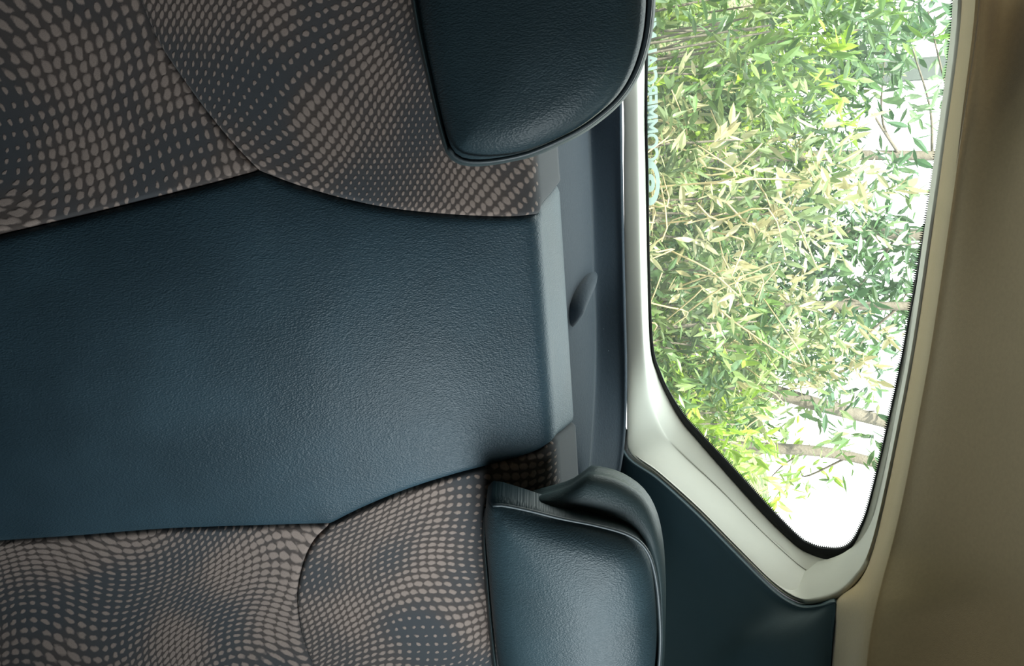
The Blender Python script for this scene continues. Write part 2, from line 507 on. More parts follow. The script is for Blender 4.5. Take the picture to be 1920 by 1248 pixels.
# foam core behind the covers, closed at the back
us = np.linspace(UL, UR, 40); vs = np.r_[np.linspace(VLOW-0.05, S_TOP, 20), np.linspace(S_TOP, V_ARC, 8)[1:], V_FLAT-0.04, np.linspace(V_FLAT, V_BACK, 6)]
ring = []
for v in vs: ring.append([SEAT.pt(u, v)-SEAT.nrm(u, v)*0.0085 for u in us])
for (yo, zo) in ((0.952, -0.30), (0.93, -0.80), (0.60, -0.84)): ring.append([V3(u, yo, zo+ZS) for u in us])
R_ = np.array(ring); k, nn = R_.shape[:2]; F = []
for i in range(k):
    for j in range(nn-1): F.append((i*nn+j, i*nn+j+1, ((i+1) % k)*nn+j+1, ((i+1) % k)*nn+j))
F.append(tuple(i*nn for i in range(k))); F.append(tuple(i*nn+nn-1 for i in range(k))[::-1])
mk('seat_core', R_.reshape(-1, 3), F, M['core'], bench)

# ---------------------------------------------------------------- headrests
def resample_polar(pix, c, n=120):
    P = catmull(pix, len(pix)*14, True)-np.array(c)
    an = np.arctan2(P[:, 1], P[:, 0]); r = np.hypot(P[:, 0], P[:, 1])
    o = np.argsort(an); an, r = an[o], r[o]
    th = np.linspace(-math.pi, math.pi, n, endpoint=False)
    rr = np.interp(th, np.r_[an-2*math.pi, an, an+2*math.pi], np.r_[r, r, r])
    return np.stack([c[0]+rr*np.cos(th), c[1]+rr*np.sin(th)], 1)

def headrest(cushion, shell, c, y0, z0, rake, mat_c, label, wide, bow):
    tn = math.tan(rake)
    fold = lambda P: [(a, b if b < 1248 else 1248+(b-1248)*0.42) for a, b in P]   # width of the part past the picture edge
    cushion, shell = fold(cushion), fold(shell)
    root = empty('headrest', (0, 0, 0)); root.parent = bench
    root.matrix_parent_inverse = bench.matrix_basis.inverted()
    root['label'] = label
    def plane(dy):
        return lambda x, z: y0+dy+(z-ZS-z0)*tn
    C = resample_polar(cushion, c); H = resample_polar(shell, c)
    def hf(u, v): return V3(u, y0+(v-z0)*tn, v+ZS)
    sf = Surf(hf)
    poly = [on_surface(p[0], p[1], plane(0.012)) for p in C]
    poly = np.array([(p[0], p[2]-ZS) for p in poly])
    cu = poly.mean(0)
    def dome(u, v, d):
        return bow*(1-np.exp(-d/0.035))-0.10*np.maximum(0, np.abs(u-cu[0])-0.02)**2-1.2*(v-cu[1]-0.035)**2
    panel('cushion', sf, poly, mat_c, root, 0.022, 0.030, 0.008, 0.03, 0.004, lift=0.003, dome=dome)
    # piping where the cushion meets the back shell
    pp = [on_surface(q[0], q[1], plane(0.013)) for q in C if abs(math.atan2(q[1]-c[1], q[0]-c[0])) < 2.12]
    tube('piping', even(np.array(pp), 0.005), 0.0022, M['piping'], root, 6)
    loops = []
    for t, dy in ((-0.02, 0.046), (0.10, 0.042), (0.35, 0.036), (0.70, 0.040), (0.93, 0.052), (1.0, 0.068)):
        if wide < 0.5: dy = dy*0.5+0.014
        L = C*(1-t)+H*t
        narrow = np.clip(1-np.linalg.norm(H-C, axis=1)/38.0, 0, 1)*(0.035 if wide > 0.5 else 0.0)
        loops.append(np.array([on_surface(p[0], p[1], plane(dy+e_)) for p, e_ in zip(L, narrow)]))
    e = loops[-1]; cc = e.mean(0)
    for s, dy in ((0.985, 0.02), (0.90, 0.045), (0.65, 0.06), (0.05, 0.066)):
        loops.append(cc+(e-cc)*s+V3(0, dy, 0))
    o = loft('back_shell', loops, M['shell'], root, n=120, mrows=34, closed=True, thickness=0, target=None)
    bm = bmesh.new(); bm.from_mesh(o.data); bmesh.ops.recalc_face_normals(bm, faces=bm.faces)
    bm.to_mesh(o.data); bm.free()
    # two posts into the seat
    for sx in (-0.05, 0.05):
        b = V3(cu[0]+sx, y0+0.075, z0+ZS+0.02); 
        tube('post', [b+V3(0, 0.0, 0.03), b, b+V3(0, 0.01, -0.09)], 0.006, M['gasket'], root, 8)
    return root

headrest([(913, 970), (918, 952), (935, 946), (990, 956), (1050, 971), (1120, 985), (1180, 1003), (1212, 1030), (1228, 1075), (1236, 1140),
          (1238, 1210), (1232, 1300), (1215, 1390), (1170, 1450), (1100, 1480), (1020, 1480), (965, 1455), (944, 1390), (935, 1290), (925, 1180), (917, 1090), (911, 1015)],
         [(906, 970), (912, 948), (935, 939), (1000, 929), (1055, 914), (1082, 900), (1100, 884), (1132, 887), (1168, 899), (1206, 926), (1230, 965), (1243, 1020), (1248, 1090),
          (1248, 1160), (1246, 1230), (1240, 1320), (1225, 1410), (1180, 1475), (1100, 1510), (1010, 1510), (950, 1480), (932, 1400), (925, 1290), (916, 1180), (909, 1090), (904, 1015)],
         (1070, 1200), 0.745, -0.16, math.radians(12), M['leather_rest'],
         'lit blue leather headrest at the picture bottom, piped edge', 1.0, 0.012)
headrest([(772, -60), (780, 10), (790, 65), (803, 125), (820, 200), (836, 262), (848, 288), (868, 301), (905, 303), (955, 296), (1005, 282), (1080, 247), (1130, 212), (1165, 178), (1190, 138), (1207, 90),
          (1216, 40), (1219, -20), (1216, -120), (1200, -210), (1150, -275), (1060, -310), (950, -315), (850, -300), (795, -260), (773, -160)],
         [(764, -60), (773, 10), (783, 65), (796, 125), (813, 200), (829, 265), (843, 295), (866, 309), (906, 311), (958, 303), (1009, 290), (1085, 255), (1136, 220), (1172, 185), (1198, 143), (1216, 92),
          (1226, 40), (1229, -20), (1226, -122), (1209, -218), (1155, -285), (1060, -320), (950, -325), (845, -310), (787, -265), (765, -160)],
         (1000, 0), 0.715, -0.13, math.radians(10), M['leather_rest'],
         'shaded dark leather headrest at the picture top, covering part of the window lettering', 0.2, 0.010)

# ================================================================== REAR WINDOW
XC = 0.19
def Wy(x, z, off=0.0): return 1.34-(z-ZS+0.10)*0.65-0.5*(x-XC)**2-off
def W(px, py, off=0.0): return on_surface(px, py, lambda x, z: Wy(x, z, off))
ROWS = [  # outer edge, ridge, glass edge, and how far the first two stand in front of the glass
 ((1167, 180), (1194, 180), (1209, 180), .135, .125),
 ((1168, 330), (1196, 330), (1211, 330), .135, .125),
 ((1170, 500), (1199, 500), (1214, 500), .135, .125),
 ((1172, 640), (1204, 640), (1219, 645), .130, .118),
 ((1174, 740), (1213, 725), (1232, 700), .138, .100),
 ((1174, 800), (1222, 775), (1250, 742), .135, .080),
 ((1178, 850), (1240, 820), (1276, 787), .130, .062),
 ((1232, 893), (1272, 855), (1302, 819), .122, .050),
 ((1304, 958), (1342, 918), (1372, 899), .114, .040),
 ((1375, 1030), (1412, 988), (1437, 970), .106, .036),
 ((1447, 1101), (1478, 1050), (1492, 1022), .100, .034),
 ((1494, 1130), (1515, 1078), (1522, 1039), .096, .034),
 ((1535, 1129), (1548, 1088), (1551, 1047), .092, .034),
 ((1573, 1116), (1580, 1078), (1577, 1041), .084, .032),
 ((1605, 1088), (1605, 1055), (1597, 1025), .068, .028),
 ((1632, 1047), (1626, 1018), (1613, 995), .052, .022),
 ((1657, 960), (1645, 945), (1632, 940), .034, .016),
 ((1690, 800), (1678, 797), (1666, 795), .030, .014),
 ((1722, 624), (1712, 624), (1701, 624), .028, .014),
 ((1768, 300), (1763, 300), (1757, 300), .026, .013),
 ((1805, 0), (1798, 0), (1790, 0), .026, .013)]
f0 = [W(*r[0], r[3]) for r in ROWS]; f1 = [W(*r[1], r[4]) for r in ROWS]; f2 = [W(*r[2], 0.004) for r in ROWS]
def mir(p): return V3(2*XC-p[0], p[1], p[2])
for f in (f0, f1, f2): f.extend([mir(p) for p in f[4:18][::-1]])
f0r = [p+V3(0, 0.020, 0) for p in f0]                    # the outer edge rolls back
def push(ps, dy=0, s=0.0):
    return [p+V3(0, dy, 0) for p in ps]
NL = 300
wf = empty('window_1', (XC, 1.34, ZS-0.12))
tag(wf, 'rear window in a beige plastic surround with greenery behind its glass', 'window', kind='structure')
mid01 = [0.83*a+0.17*b+V3(0, -0.002, 0) for a, b in zip(f0, f1)]
nf = len(f1); sl = [1.0 if i < 4 else 0.0 for i in range(nf)]
f1b = [a+(b-a)*(0.12+0.10*(1-k_))+V3(0, 0, 0.0015*k_) for a, b, k_ in zip(f1, f2, sl)]
off0 = [r[3] for r in ROWS]; off0 = off0+off0[4:18][::-1]
low0 = [p+V3(0, 0.92*o_, 0.0) for p, o_ in zip(f0, off0)]
loft('window_surround', [low0, f0r, mid01, f1, f1b, [0.5*(a+b) for a, b in zip(f1, f2)], f2], M['beige'], wf, n=NL, mrows=43, closed=True, thickness=0.004)['label'] = 'beige plastic surround'
# gasket, then glass
G2 = catmull(f2, NL, True)
cg = G2.mean(0)
def shrink(P, w):                                         # move a loop inward on the glass
    out = []
    n = len(P)
    for i in range(n):
        t = P[(i+1) % n]-P[i-1]; t /= np.linalg.norm(t)+1e-9
        nr = V3(0.25, -1, -0.0); nr /= np.linalg.norm(nr)
        q = np.cross(nr, t); q /= np.linalg.norm(q)+1e-9
        if q @ (cg-P[i]) < 0: q = -q
        ww = w(i) if callable(w) else w
        p = P[i]+q*ww
        out.append(V3(p[0], Wy(p[0], p[2]), p[2]))
    return np.array(out)
pj = np.array([proj(p) for p in G2])
def gw(i):                                                # black rubber, broad along the slanting lower edge
    x, y = pj[i]
    if x > 1551 and y < 1047: return 0.0010+0.0120*math.exp(-((x-1551)/38)**2)
    return 0.0045+0.0125*math.exp(-((y-930)/190)**2)*(1 if y > 500 else 0)
in1 = shrink(G2, gw)
gk = [G2+V3(0, -0.001, 0), in1+V3(0, -0.006, 0), in1+V3(0, -0.001, 0)]
loft('gasket', gk, M['gasket'], wf, n=NL, closed=True, thickness=0.002, smooth_across=False)
poly = np.array([(p[0], p[2]-ZS) for p in G2])
glass_s = Surf(lambda u, v: V3(u, Wy(u, v+ZS, -0.003), v+ZS))
gp = panel('glass_pane', glass_s, poly, M['glass'], wf, 0.0, 0.02, 0.03, 0.0, 0.012)
# row of black printed teeth along the upper edge of the glass
V, F = [], []
E = even(in1, 0.0030, True); Ein = shrink(E, 0.0040)
pe = np.array([proj(p) for p in E])
for i in range(len(E)):
    if pe[i, 0] < 1585 and not (pe[i, 1] > 760): continue
    b = len(V); j = (i+1) % len(E); c = E[i]*0.5+E[j]*0.5
    V += [E[i]+(E[j]-E[i])*0.12, E[i]+(E[j]-E[i])*0.88, Ein[i]*0.55+Ein[j]*0.45]
    F.append((b, b+1, b+2))
V = [v+V3(0, -0.002, 0) for v in V]
mk('printed_border', V, F, M['gasket'], wf, smooth=False)

# sticker lettering: reads from outside, so mirrored in here
def text_mesh(body):
    cu = bpy.data.curves.new('lettering', 'FONT'); cu.body = body; cu.size = 1; cu.shear = 0.15; cu.offset = 0.026
    cu.space_character = 0.92
    o = bpy.data.objects.new('lettering_source', cu); COL.objects.link(o)
    bpy.context.view_layer.update()
    me = bpy.data.meshes.new_from_object(o.evaluated_get(bpy.context.evaluated_depsgraph_get()))
    v = np.array([tuple(x.co)[:2] for x in me.vertices]); f = [tuple(p.vertices) for p in me.polygons]
    bpy.data.objects.remove(o); bpy.data.curves.remove(cu); bpy.data.meshes.remove(me)
    return v, f
st = empty('window_sticker', W(1220, 200))
tag(st, 'pale lettering and round emblem stuck along the lower edge of the glass', 'sticker')
tv, tf = text_mesh('COMMERCIAL MI')
lo, hi = tv.min(0), tv.max(0)
pa, pb = W(1220, 302), W(1220, 34)
za, zb = W(1208, 220)[2], W(1234.5, 220)[2]
za0 = W(1207, 300)[2]; zb0 = W(1235, 300)[2]; za1 = W(1206, 40)[2]; zb1 = W(1231, 40)[2]
def glass_pt(s, t, off=0.0012):
    x = pa[0]+(pb[0]-pa[0])*s
    a = za0+(za1-za0)*s; b = zb0+(zb1-zb0)*s
    z = a+(b-a)*t
    return V3(x, Wy(x, z, off), z)
V = [glass_pt((p[0]-lo[0])/(hi[0]-lo[0]), (p[1]-lo[1])/(hi[1]-lo[1])) for p in tv]
o = mk('lettering', V, tf, M['decal'], st, smooth=False); thick(o, 0.0004)
# emblem: broad oval ring with a bar and a lens inside
V, F = [], []
def em(cx, cy, a, b): return W(1219+cx, 343-cy, 0.0012)
def ring_piece(r0, r1, a0, a1, n=40):
    b = len(V)
    for i in range(n+1):
        an = a0+(a1-a0)*i/n
        V.append(em(*(np.array([r0[0]*math.cos(an), r0[1]*math.sin(an)])), 0, 0)); V.append(em(*(np.array([r1[0]*math.cos(an), r1[1]*math.sin(an)])), 0, 0))
    for i in range(n): F.append((b+2*i, b+2*i+1, b+2*i+3, b+2*i+2))
ring_piece((11, 28), (18, 42), math.radians(-115), math.radians(115))
ring_piece((2.5, 6), (9, 17), 0, 2*math.pi)
o = mk('emblem', V, F, M['decal'], st, smooth=False); thick(o, 0.0004)

# ================================================================== PARCEL SHELF
SHZ = ZS-0.168
L1 = [(1098, -150), (1102, 60), (1105, 235), (1108, 350), (1112, 500), (1116, 600), (1115, 700), (1110, 800), (1104, 880), (1098, 960)]
L2 = [(1158, -150), (1160, 60), (1162, 190), (1164, 320), (1167, 470), (1170, 600), (1172, 690), (1171, 780), (1166, 850), (1152, 930)]
l1 = [at_z(*p, SHZ) for p in L1]
l2 = [W(*p, 0.165) for p in L2]
l0 = [V3(a[0]*0.86+0.03, 0.972, SHZ-0.017) for a in l1]
shelf = empty('parcel_shelf', (0.2, 1.0, SHZ-0.02))
tag(shelf, 'dark blue carpeted parcel shelf between seat top and rear window', 'shelf')
la = [0.6*p+0.4*q+V3(0, 0, 0.003) for p, q in zip(l0, l1)]
l1a = [p+V3(0, -0.012, 0.003) for p in l1]
l1b = [p+(q-p)*0.18+V3(0, 0.004, -0.004) for p, q in zip(l1, l2)]
l2a = [p+(q-p)*0.85+V3(0, 0.004, -0.003) for p, q in zip(l1, l2)]
l2b = [p+V3(0, 0.014, 0.002) for p in l2]
l2c = [p+V3(0, 0.050, -0.004) for p in l2]
loft('carpet_deck', [l0, la, l1a], M['carpet'], shelf, n=120, mrows=14, thickness=0.006)
loft('carpet_lip', [l1a, l1b, l2a, l2, l2b, l2c], M['carpet'], shelf, n=120, mrows=22, thickness=0.006)
# oblique moulded rib on the deck
rp = [at_z(1066, 612, SHZ-0.020), at_z(1074, 592, SHZ-0.010), at_z(1084, 568, SHZ-0.004), at_z(1096, 542, SHZ-0.001), at_z(1106, 522, SHZ-0.003), at_z(1114, 506, SHZ-0.012)]
V, F = tube('x', catmull(rp, 26), np.r_[np.linspace(0.006, 0.013, 8), np.full(10, 0.013), np.linspace(0.013, 0.007, 8)], None, None, 14)
o = mk('moulded_rib', V, F, M['carpet'], shelf)

# ================================================================== PILLAR TRIM, HEADLINER
Q0 = [((1152, 800), .145), ((1176, 856), .136), ((1232, 897), .128), ((1304, 962), .120), ((1375, 1034), .112), ((1447, 1105), .106), ((1494, 1134), .102), ((1532, 1135), .098),
      ((1566, 1126), .092)]
q0 = [W(*p, o) for p, o in Q0]+[at_y(1563, 1185, .898), at_y(1559, 1248, .870), at_y(1555, 1330, .825), at_y(1550, 1420, .77)]
q1 = [at_y(1135, 830, 1.17), at_y(1163, 893, 1.12), at_y(1200, 960, 1.08), at_y(1260, 1040, 1.02), at_y(1320, 1110, .97), at_y(1385, 1170, .925), at_y(1420, 1195, .90), at_y(1445, 1215, .885),
      at_y(1465, 1240, .87), at_y(1470, 1275, .85), at_y(1475, 1320, .825), at_y(1480, 1400, .78), at_y(1480, 1500, .73)]
q2 = [at_y(1100, 860, 1.12), at_y(1115, 960, 1.08), at_y(1125, 1040, 1.03), at_y(1160, 1120, .975), at_y(1200, 1190, .93), at_y(1250, 1250, .89), at_y(1280, 1280, .87), at_y(1300, 1310, .85),
      at_y(1320, 1340, .835), at_y(1330, 1380, .81), at_y(1340, 1420, .785), at_y(1350, 1500, .745), at_y(1360, 1600, .69)]
q3 = [p+V3(0.05, -0.06, -0.22) for p in q2]
pil = empty('trim_1', q0[4])
tag(pil, 'dark blue-green plastic pillar trim below the slanting window corner', 'trim', kind='structure')
q00 = [p+V3(0.020, 0.05, 0.012) for p in q0]
qa = [0.85*a+0.15*b+V3(0, -0.004, 0) for a, b in zip(q0, q1)]
loft('pillar_panel', [q00, q0, qa, q1, q2, q3], M['pillar'], pil, n=140, mrows=36, thickness=0.004)
edge = catmull(q0[:9], 120)
tube('edge_bead', edge+V3(0, -0.004, 0), 0.0028, M['pillar'], pil, 8)

pl = empty('trim_3', mir(q0[4]))
tag(pl, 'dark plastic pillar trim beyond the shaded headrest', 'trim', kind='structure')
loft('pillar_panel', [[mir(p) for p in c] for c in (q00, q0, qa, q1, q2, q3)], M['pillar'], pl, n=140, mrows=36, thickness=0.004)

H0 = [(at_y(1550, 1420, .77), 'y'), (at_y(1555, 1330, .825), 'y'), (at_y(1559, 1248, .872), 'y'), (at_y(1563, 1185, .905), 'y'), (W(1567, 1125, .080), 0), (W(1606, 1092, .060), 0), (W(1631, 1047, .046), 0),
      (W(1656, 960, .038), 0), (W(1689, 800, .034), 0), (W(1721, 624, .032), 0), (W(1767, 300, .030), 0), (W(1804, 0, .030), 0), (W(1838, -240, .030), 0)]
h0 = [a for a, _ in H0]
H1 = [((1605, 1430), .66), ((1612, 1335), .71), ((1618, 1250), .75), ((1623, 1190), .778), ((1635, 1128), .803), ((1651, 1085), .828), ((1664, 1040), .18), ((1690, 955), .18), ((1716, 797), .18), ((1747, 622), .18), ((1794, 299), .18), ((1834, -2), .18), ((1870, -242), .18)]
h1 = [at_y(*p, d) if i < 6 else W(*p, d) for i, (p, d) in enumerate(H1)]
ZR = ZS+0.33
for _ in range(2):
    h1 = [h1[0]]+[0.25*a+0.5*b+0.25*c for a, b, c in zip(h1, h1[1:], h1[2:])][:8]+h1[9:]
PYS = [1430, 1335, 1250, 1190, 1125, 1085, 1040, 955, 797, 622, 299, -2, -242]
h3 = [at_z(1935, y, ZS+0.300) for y in PYS]
h2 = [0.85*p+0.15*q for p, q in zip(h1, h3)]
h1a = [0.5*p+0.5*q for p, q in zip(h0, h1)]
h4 = [at_z(2350, y, ZS+0.325) for y in PYS]
h5 = [V3(p[0], -1.2, ZR+0.03) for p in h4]
def wrap(h): return h[:12]+[mir(p) for p in h[:9][::-1]]
h0, h1, h2, h3, h4 = [wrap(h) for h in (h0, h1, h2, h3, h4)]
h1a = [0.5*p+0.5*q for p, q in zip(h0, h1)]
h5 = [V3(p[0], -1.2, ZR+0.03) for p in h4]
hroot = empty('ceiling', (0.3, 0.4, ZR))
tag(hroot, 'beige cloth headliner above the rear window, rounded at its edge', 'ceiling', kind='structure')
hb = [p+V3(0.004, 0.02, 0.0) for p in h0]
loft('headliner_cloth', [hb, h0, h1a, h1, h2, h3, h4, h5], M['headliner'], hroot, n=260, mrows=71, thickness=0.004)

def box(name, a, b, mat, parent=None):
    V = [(x, y, z) for x in (a[0], b[0]) for y in (a[1], b[1]) for z in (a[2], b[2])]
    F = [(0, 1, 3, 2), (4, 6, 7, 5), (0, 4, 5, 1), (2, 3, 7, 6), (0, 2, 6, 4), (1, 5, 7, 3)]
    return mk(name, V, F, mat, parent, smooth=False)
box('roof_sheet', (-0.6, -1.25, ZR+0.075), (1.0, 1.0, ZR+0.095), M['cabin'], hroot)
# cabin shell
zf = ZS-0.92
tag(box('floor', (-0.6, -1.3, zf-0.03), (1.0, 1.45, zf), M['cabin']), 'dark cabin floor under the bench', 'floor', kind='structure')
tag(box('wall_left', (-0.63, -1.3, zf), (-0.60, 1.45, ZR+0.095), M['cabin']), 'unseen grey cabin side beyond the shaded headrest, windowless to keep it dark', 'wall', kind='structure')  # unseen side, built without a window so the left stays dark
wr = empty('wall_right', (1.0, 0, zf))
tag(wr, 'grey cabin side with door window opening, beside the lit headrest', 'wall', kind='structure')
box('side_panel', (1.0, -1.3, zf), (1.03, 1.45, ZS-0.16), M['cabin'], wr)
box('side_panel', (1.0, -1.3, ZS-0.16), (1.03, -0.16, ZR+0.095), M['cabin'], wr)
box('side_panel', (1.0, 0.52, ZS-0.16), (1.03, 1.45, ZR+0.095), M['cabin'], wr)
box('side_panel', (1.0, -0.16, ZS+0.28), (1.03, 0.52, ZR+0.095), M['cabin'], wr)
tag(box('front_light_blocker', (-0.6, -1.33, zf), (1.0, -1.3, ZR+0.095), M['cabin']), 'unseen wall added across the cabin front to block light', 'wall', kind='structure')  # added blocker: shuts out daylight from the windscreen end
tag(box('wall_back', (-0.6, 1.40, zf), (1.0, 1.45, ZS-0.19), M['cabin']), 'grey boot wall behind the parcel shelf', 'wall', kind='structure')

# ================================================================== OUTSIDE
M['paint'] = mat_plain('white_bounce_paint', (0.75, 0.76, 0.75), 0.35, 0.02)  # white chosen for the added panel that bounces light inside
bounce_rows = [[V3(x, y, ZS-0.15-0.05*max(0, y-1.75)-0.04*(x-XC)**2) for x in np.linspace(-0.6, 0.98, 12)] for y in (1.47, 1.6, 1.8, 2.0)]
bounce_rows.append([p+V3(0, 0.05, -0.05) for p in bounce_rows[-1]]); bounce_rows.append([p+V3(0, 0.02, -0.4) for p in bounce_rows[-1]])
tag(loft('bounce_panel', bounce_rows, M['paint'], None, n=40, mrows=24, thickness=0.004, target=(0.2, 1.8, 9)), 'unseen white panel added outside below the rear window to bounce light in', 'trim', kind='structure')  # unseen reflector, added to brighten the headliner and window surround
def gz(y): return -0.15+2.1*(1/(1+math.exp(-(y-6.3)*1.3)))
def ground():
    xs = np.linspace(-14, 18, 90); ys = np.linspace(1.7, 30, 90); V = []
    for y in ys:
        for x in xs:
            h = gz(y)+0.10*math.sin(x*1.7+y)+0.06*math.sin(x*4.1-y*2.3)
            V.append((x, y, h))
    F = [(j*90+i, j*90+i+1, (j+1)*90+i+1, (j+1)*90+i) for j in range(89) for i in range(89)]
    o = mk('ground', V, F, M['ground'])
    return tag(o, 'weedy bank of soil behind the bushes', 'ground', kind='structure')
ground()

PAL = {'mid': [(0.09, 0.17, 0.045), (0.13, 0.22, 0.06), (0.06, 0.12, 0.04), (0.19, 0.26, 0.09)],
       'lime': [(0.22, 0.34, 0.04), (0.30, 0.44, 0.05), (0.12, 0.22, 0.04), (0.24, 0.31, 0.09)],
       'pale': [(0.36, 0.38, 0.20), (0.44, 0.42, 0.24), (0.16, 0.22, 0.09), (0.38, 0.34, 0.18), (0.10, 0.16, 0.06)],
       'blue': [(0.06, 0.13, 0.06), (0.09, 0.17, 0.07), (0.13, 0.22, 0.10), (0.05, 0.10, 0.045)]}
def leaves_mesh(name, P, D, Lm, cols, parent, rng):
    """lance-shaped folded leaves: base points P, directions D, lengths Lm"""
    n = len(P)
    D = D/np.linalg.norm(D, axis=1)[:, None]
    r = rng.normal(size=(n, 3)); S_ = np.cross(D, r); S_ /= np.linalg.norm(S_, axis=1)[:, None]
    N_ = np.cross(D, S_)
    w = (Lm*rng.uniform(0.10, 0.17, n))[:, None]; L = Lm[:, None]
    droop = -N_*L*rng.uniform(0.0, 0.25, (n, 1))
    v0 = P; v1 = P+D*L*0.35+S_*w-N_*w*0.3; v2 = P+D*L*0.35-S_*w-N_*w*0.3
    v3 = P+D*L*0.70+S_*w*0.75+droop*0.5-N_*w*0.2; v4 = P+D*L*0.70-S_*w*0.75+droop*0.5-N_*w*0.2
    v5 = P+D*L+droop; vm = P+D*L*0.38; vn = P+D*L*0.70+droop*0.45
    V = np.stack([v0, v1, v2, v3, v4, v5, vm, vn], 1).reshape(-1, 3)
    tpl = np.array([(0, 6, 1, 1), (0, 2, 6, 6), (1, 6, 7, 3), (6, 2, 4, 7), (3, 7, 5, 5), (7, 4, 5, 5)])
    F = []
    for b in range(0, n*8, 8):
        F += [(b, b+6, b+1), (b, b+2, b+6), (b+1, b+6, b+7, b+3), (b+6, b+2, b+4, b+7), (b+3, b+7, b+5), (b+7, b+4, b+5)]
    o = mk(name, V, F, M['leaf'], parent, smooth=False)
    ca = o.data.color_attributes.new('tone', 'FLOAT_COLOR', 'POINT')
    c = np.repeat(np.c_[cols, np.ones(n)], 8, axis=0)
    ca.data.foreach_set('color', c.astype(np.float32).ravel())
    return o

def foliage(name, rng, twigs, dirs, parent, pal, per=12, leaf=0.07, twig_len=0.28):
    P, D, L, C = [], [], [], []
    cols = PAL[pal]
    for p, d in zip(twigs, dirs):
        d = d/np.linalg.norm(d); tl = twig_len*rng.uniform(0.6, 1.3)
        base = np.array(cols[rng.integers(len(cols))])
        for k in range(per):
            t = (k+rng.uniform(0, 1))/per
            q = p+d*tl*t+V3(0, 0, -0.15*tl*t*t)
            dd = d*0.7+rng.normal(size=3)*0.75
            P.append(q); D.append(dd); L.append(leaf*rng.uniform(0.55, 1.25))
            C.append(np.clip(base*rng.uniform(0.75, 1.3), 0, 0.9))
    return leaves_mesh(name, np.array(P), np.array(D), np.array(L), np.array(C), parent, rng)

def shrub(name, x, y, zb, h, rx, n, pal, label, cat='shrub', seed=1, leaf=0.07, per=12, stems=7, group=None, stalks=0):
    rng = np.random.default_rng(seed)
    root = empty(name, (x, y, zb)); tag(root, label, cat, group)
    V, F, tips = [], [], []
    for k in range(stems):
        an = rng.uniform(0, 2*math.pi); r = rx*rng.uniform(0.2, 0.8)
        top = V3(x+r*math.cos(an), y+0.7*r*math.sin(an), zb+h*rng.uniform(0.6, 0.95))
        b = V3(x+0.05*math.cos(an), y+0.05*math.sin(an), zb-0.05)
        c = catmull([b, 0.5*(b+top)+V3(*(rng.normal(size=3)*0.05)), top], 8)
        v, f = tube('', c, np.linspace(0.012, 0.004, 8), None, None, 5)
        o = len(V); V += v; F += [tuple(i+o for i in q) for q in f]; tips.append(c)
    mk('stems', V, F, M['bark'], root)
    u = rng.normal(size=(n, 3)); u /= np.linalg.norm(u, axis=1)[:, None]
    rad = rng.uniform(0.25, 1.0, n)**0.6
    tw = np.stack([x+u[:, 0]*rad*rx, y+u[:, 1]*rad*rx*0.75, zb+h*0.5+u[:, 2]*rad*h*0.5], 1)
    tw[:, 2] += 0.12*h*np.sin(tw[:, 0]*5+seed)
    dr = u*0.7+np.array([0, 0, 0.5])+rng.normal(size=(n, 3))*0.4
    foliage('foliage', rng, tw, dr, root, pal, per, leaf)
    if stalks:
        V, F = [], []
        for k in range(stalks):
            p = V3(x+rng.uniform(-rx, rx), y-0.6*rx+rng.uniform(-0.1, 0.2), zb+h*rng.uniform(0.2, 0.75))
            d = rng.normal(size=3)*0.10+V3(0, 0, 0.20)
            c = catmull([p, p+d*0.6+rng.normal(size=3)*0.03, p+d+rng.normal(size=3)*0.07, p+d*0.9+rng.normal(size=3)*0.11], 10)
            v, f = tube('', c, np.linspace(0.0045, 0.003, 10), None, None, 5)
            o = len(V); V += v; F += [tuple(i+o for i in q) for q in f]
        mk('dry_stalks', V, F, M['straw'], root)['label'] = 'pale dry curling stalks'
    return root

def at_d(px, py, y): return at_y(px, py, y)
def place(px, py, y):
    p = at_y(px, py, y); return p[0], y

specs = [  # picture position of the middle, distance, top (picture), radius
 ('leafy_shrub', (1330, 40), 3.9, 1560, 0.62, 330, 'mid', 'green shrub seen through the glass right beside the shaded upper headrest', 0),
 ('leafy_shrub', (1480, 120), 4.3, 1690, 0.60, 330, 'lime', 'bright lime-green shrub behind the upper lettering, tallest of the lime ones', 0),
 ('flowering_shrub', (1380, 360), 3.7, 1560, 0.55, 260, 'pale', 'dry pale shrub with cream curling stalks behind the round emblem', 60),
 ('leafy_shrub', (1330, 560), 3.9, 1500, 0.55, 330, 'mid', 'mid-green shrub against the window sill, below the round emblem in the picture', 0),
 ('flowering_shrub', (1440, 640), 4.4, 1560, 0.50, 240, 'pale', 'cream-leaved shrub in the middle of the window, just above the bare leaning trunk', 40),
 ('leafy_shrub', (1380, 790), 4.0, 1490, 0.48, 300, 'lime', 'low lime-green shrub at the slanting window edge', 0),
 ('leafy_shrub', (1350, 200), 5.7, 1620, 0.75, 420, 'mid', 'deep green shrub farther back, filling in behind the lettering', 0),
 ('leafy_shrub', (1350, 480), 5.6, 1560, 0.75, 420, 'blue', 'dark shrub farther back, behind the cream stalks of mid window', 0),
 ('leafy_shrub', (1330, 700), 5.6, 1480, 0.60, 320, 'mid', 'low shrub farther back at the foot of the leaning grey trunk', 0)]
for i, (nm, pc, y, top, rx, n, pal, lab, stk) in enumerate(specs):
    x = at_y(pc[0], pc[1], y)[0]
    zt = at_y(top, pc[1], y)[2]; zb = gz(y)
    shrub(nm, x, y, zb, zt-zb, rx, n, pal, lab, seed=21+i, leaf=0.095, per=11, stalks=stk)

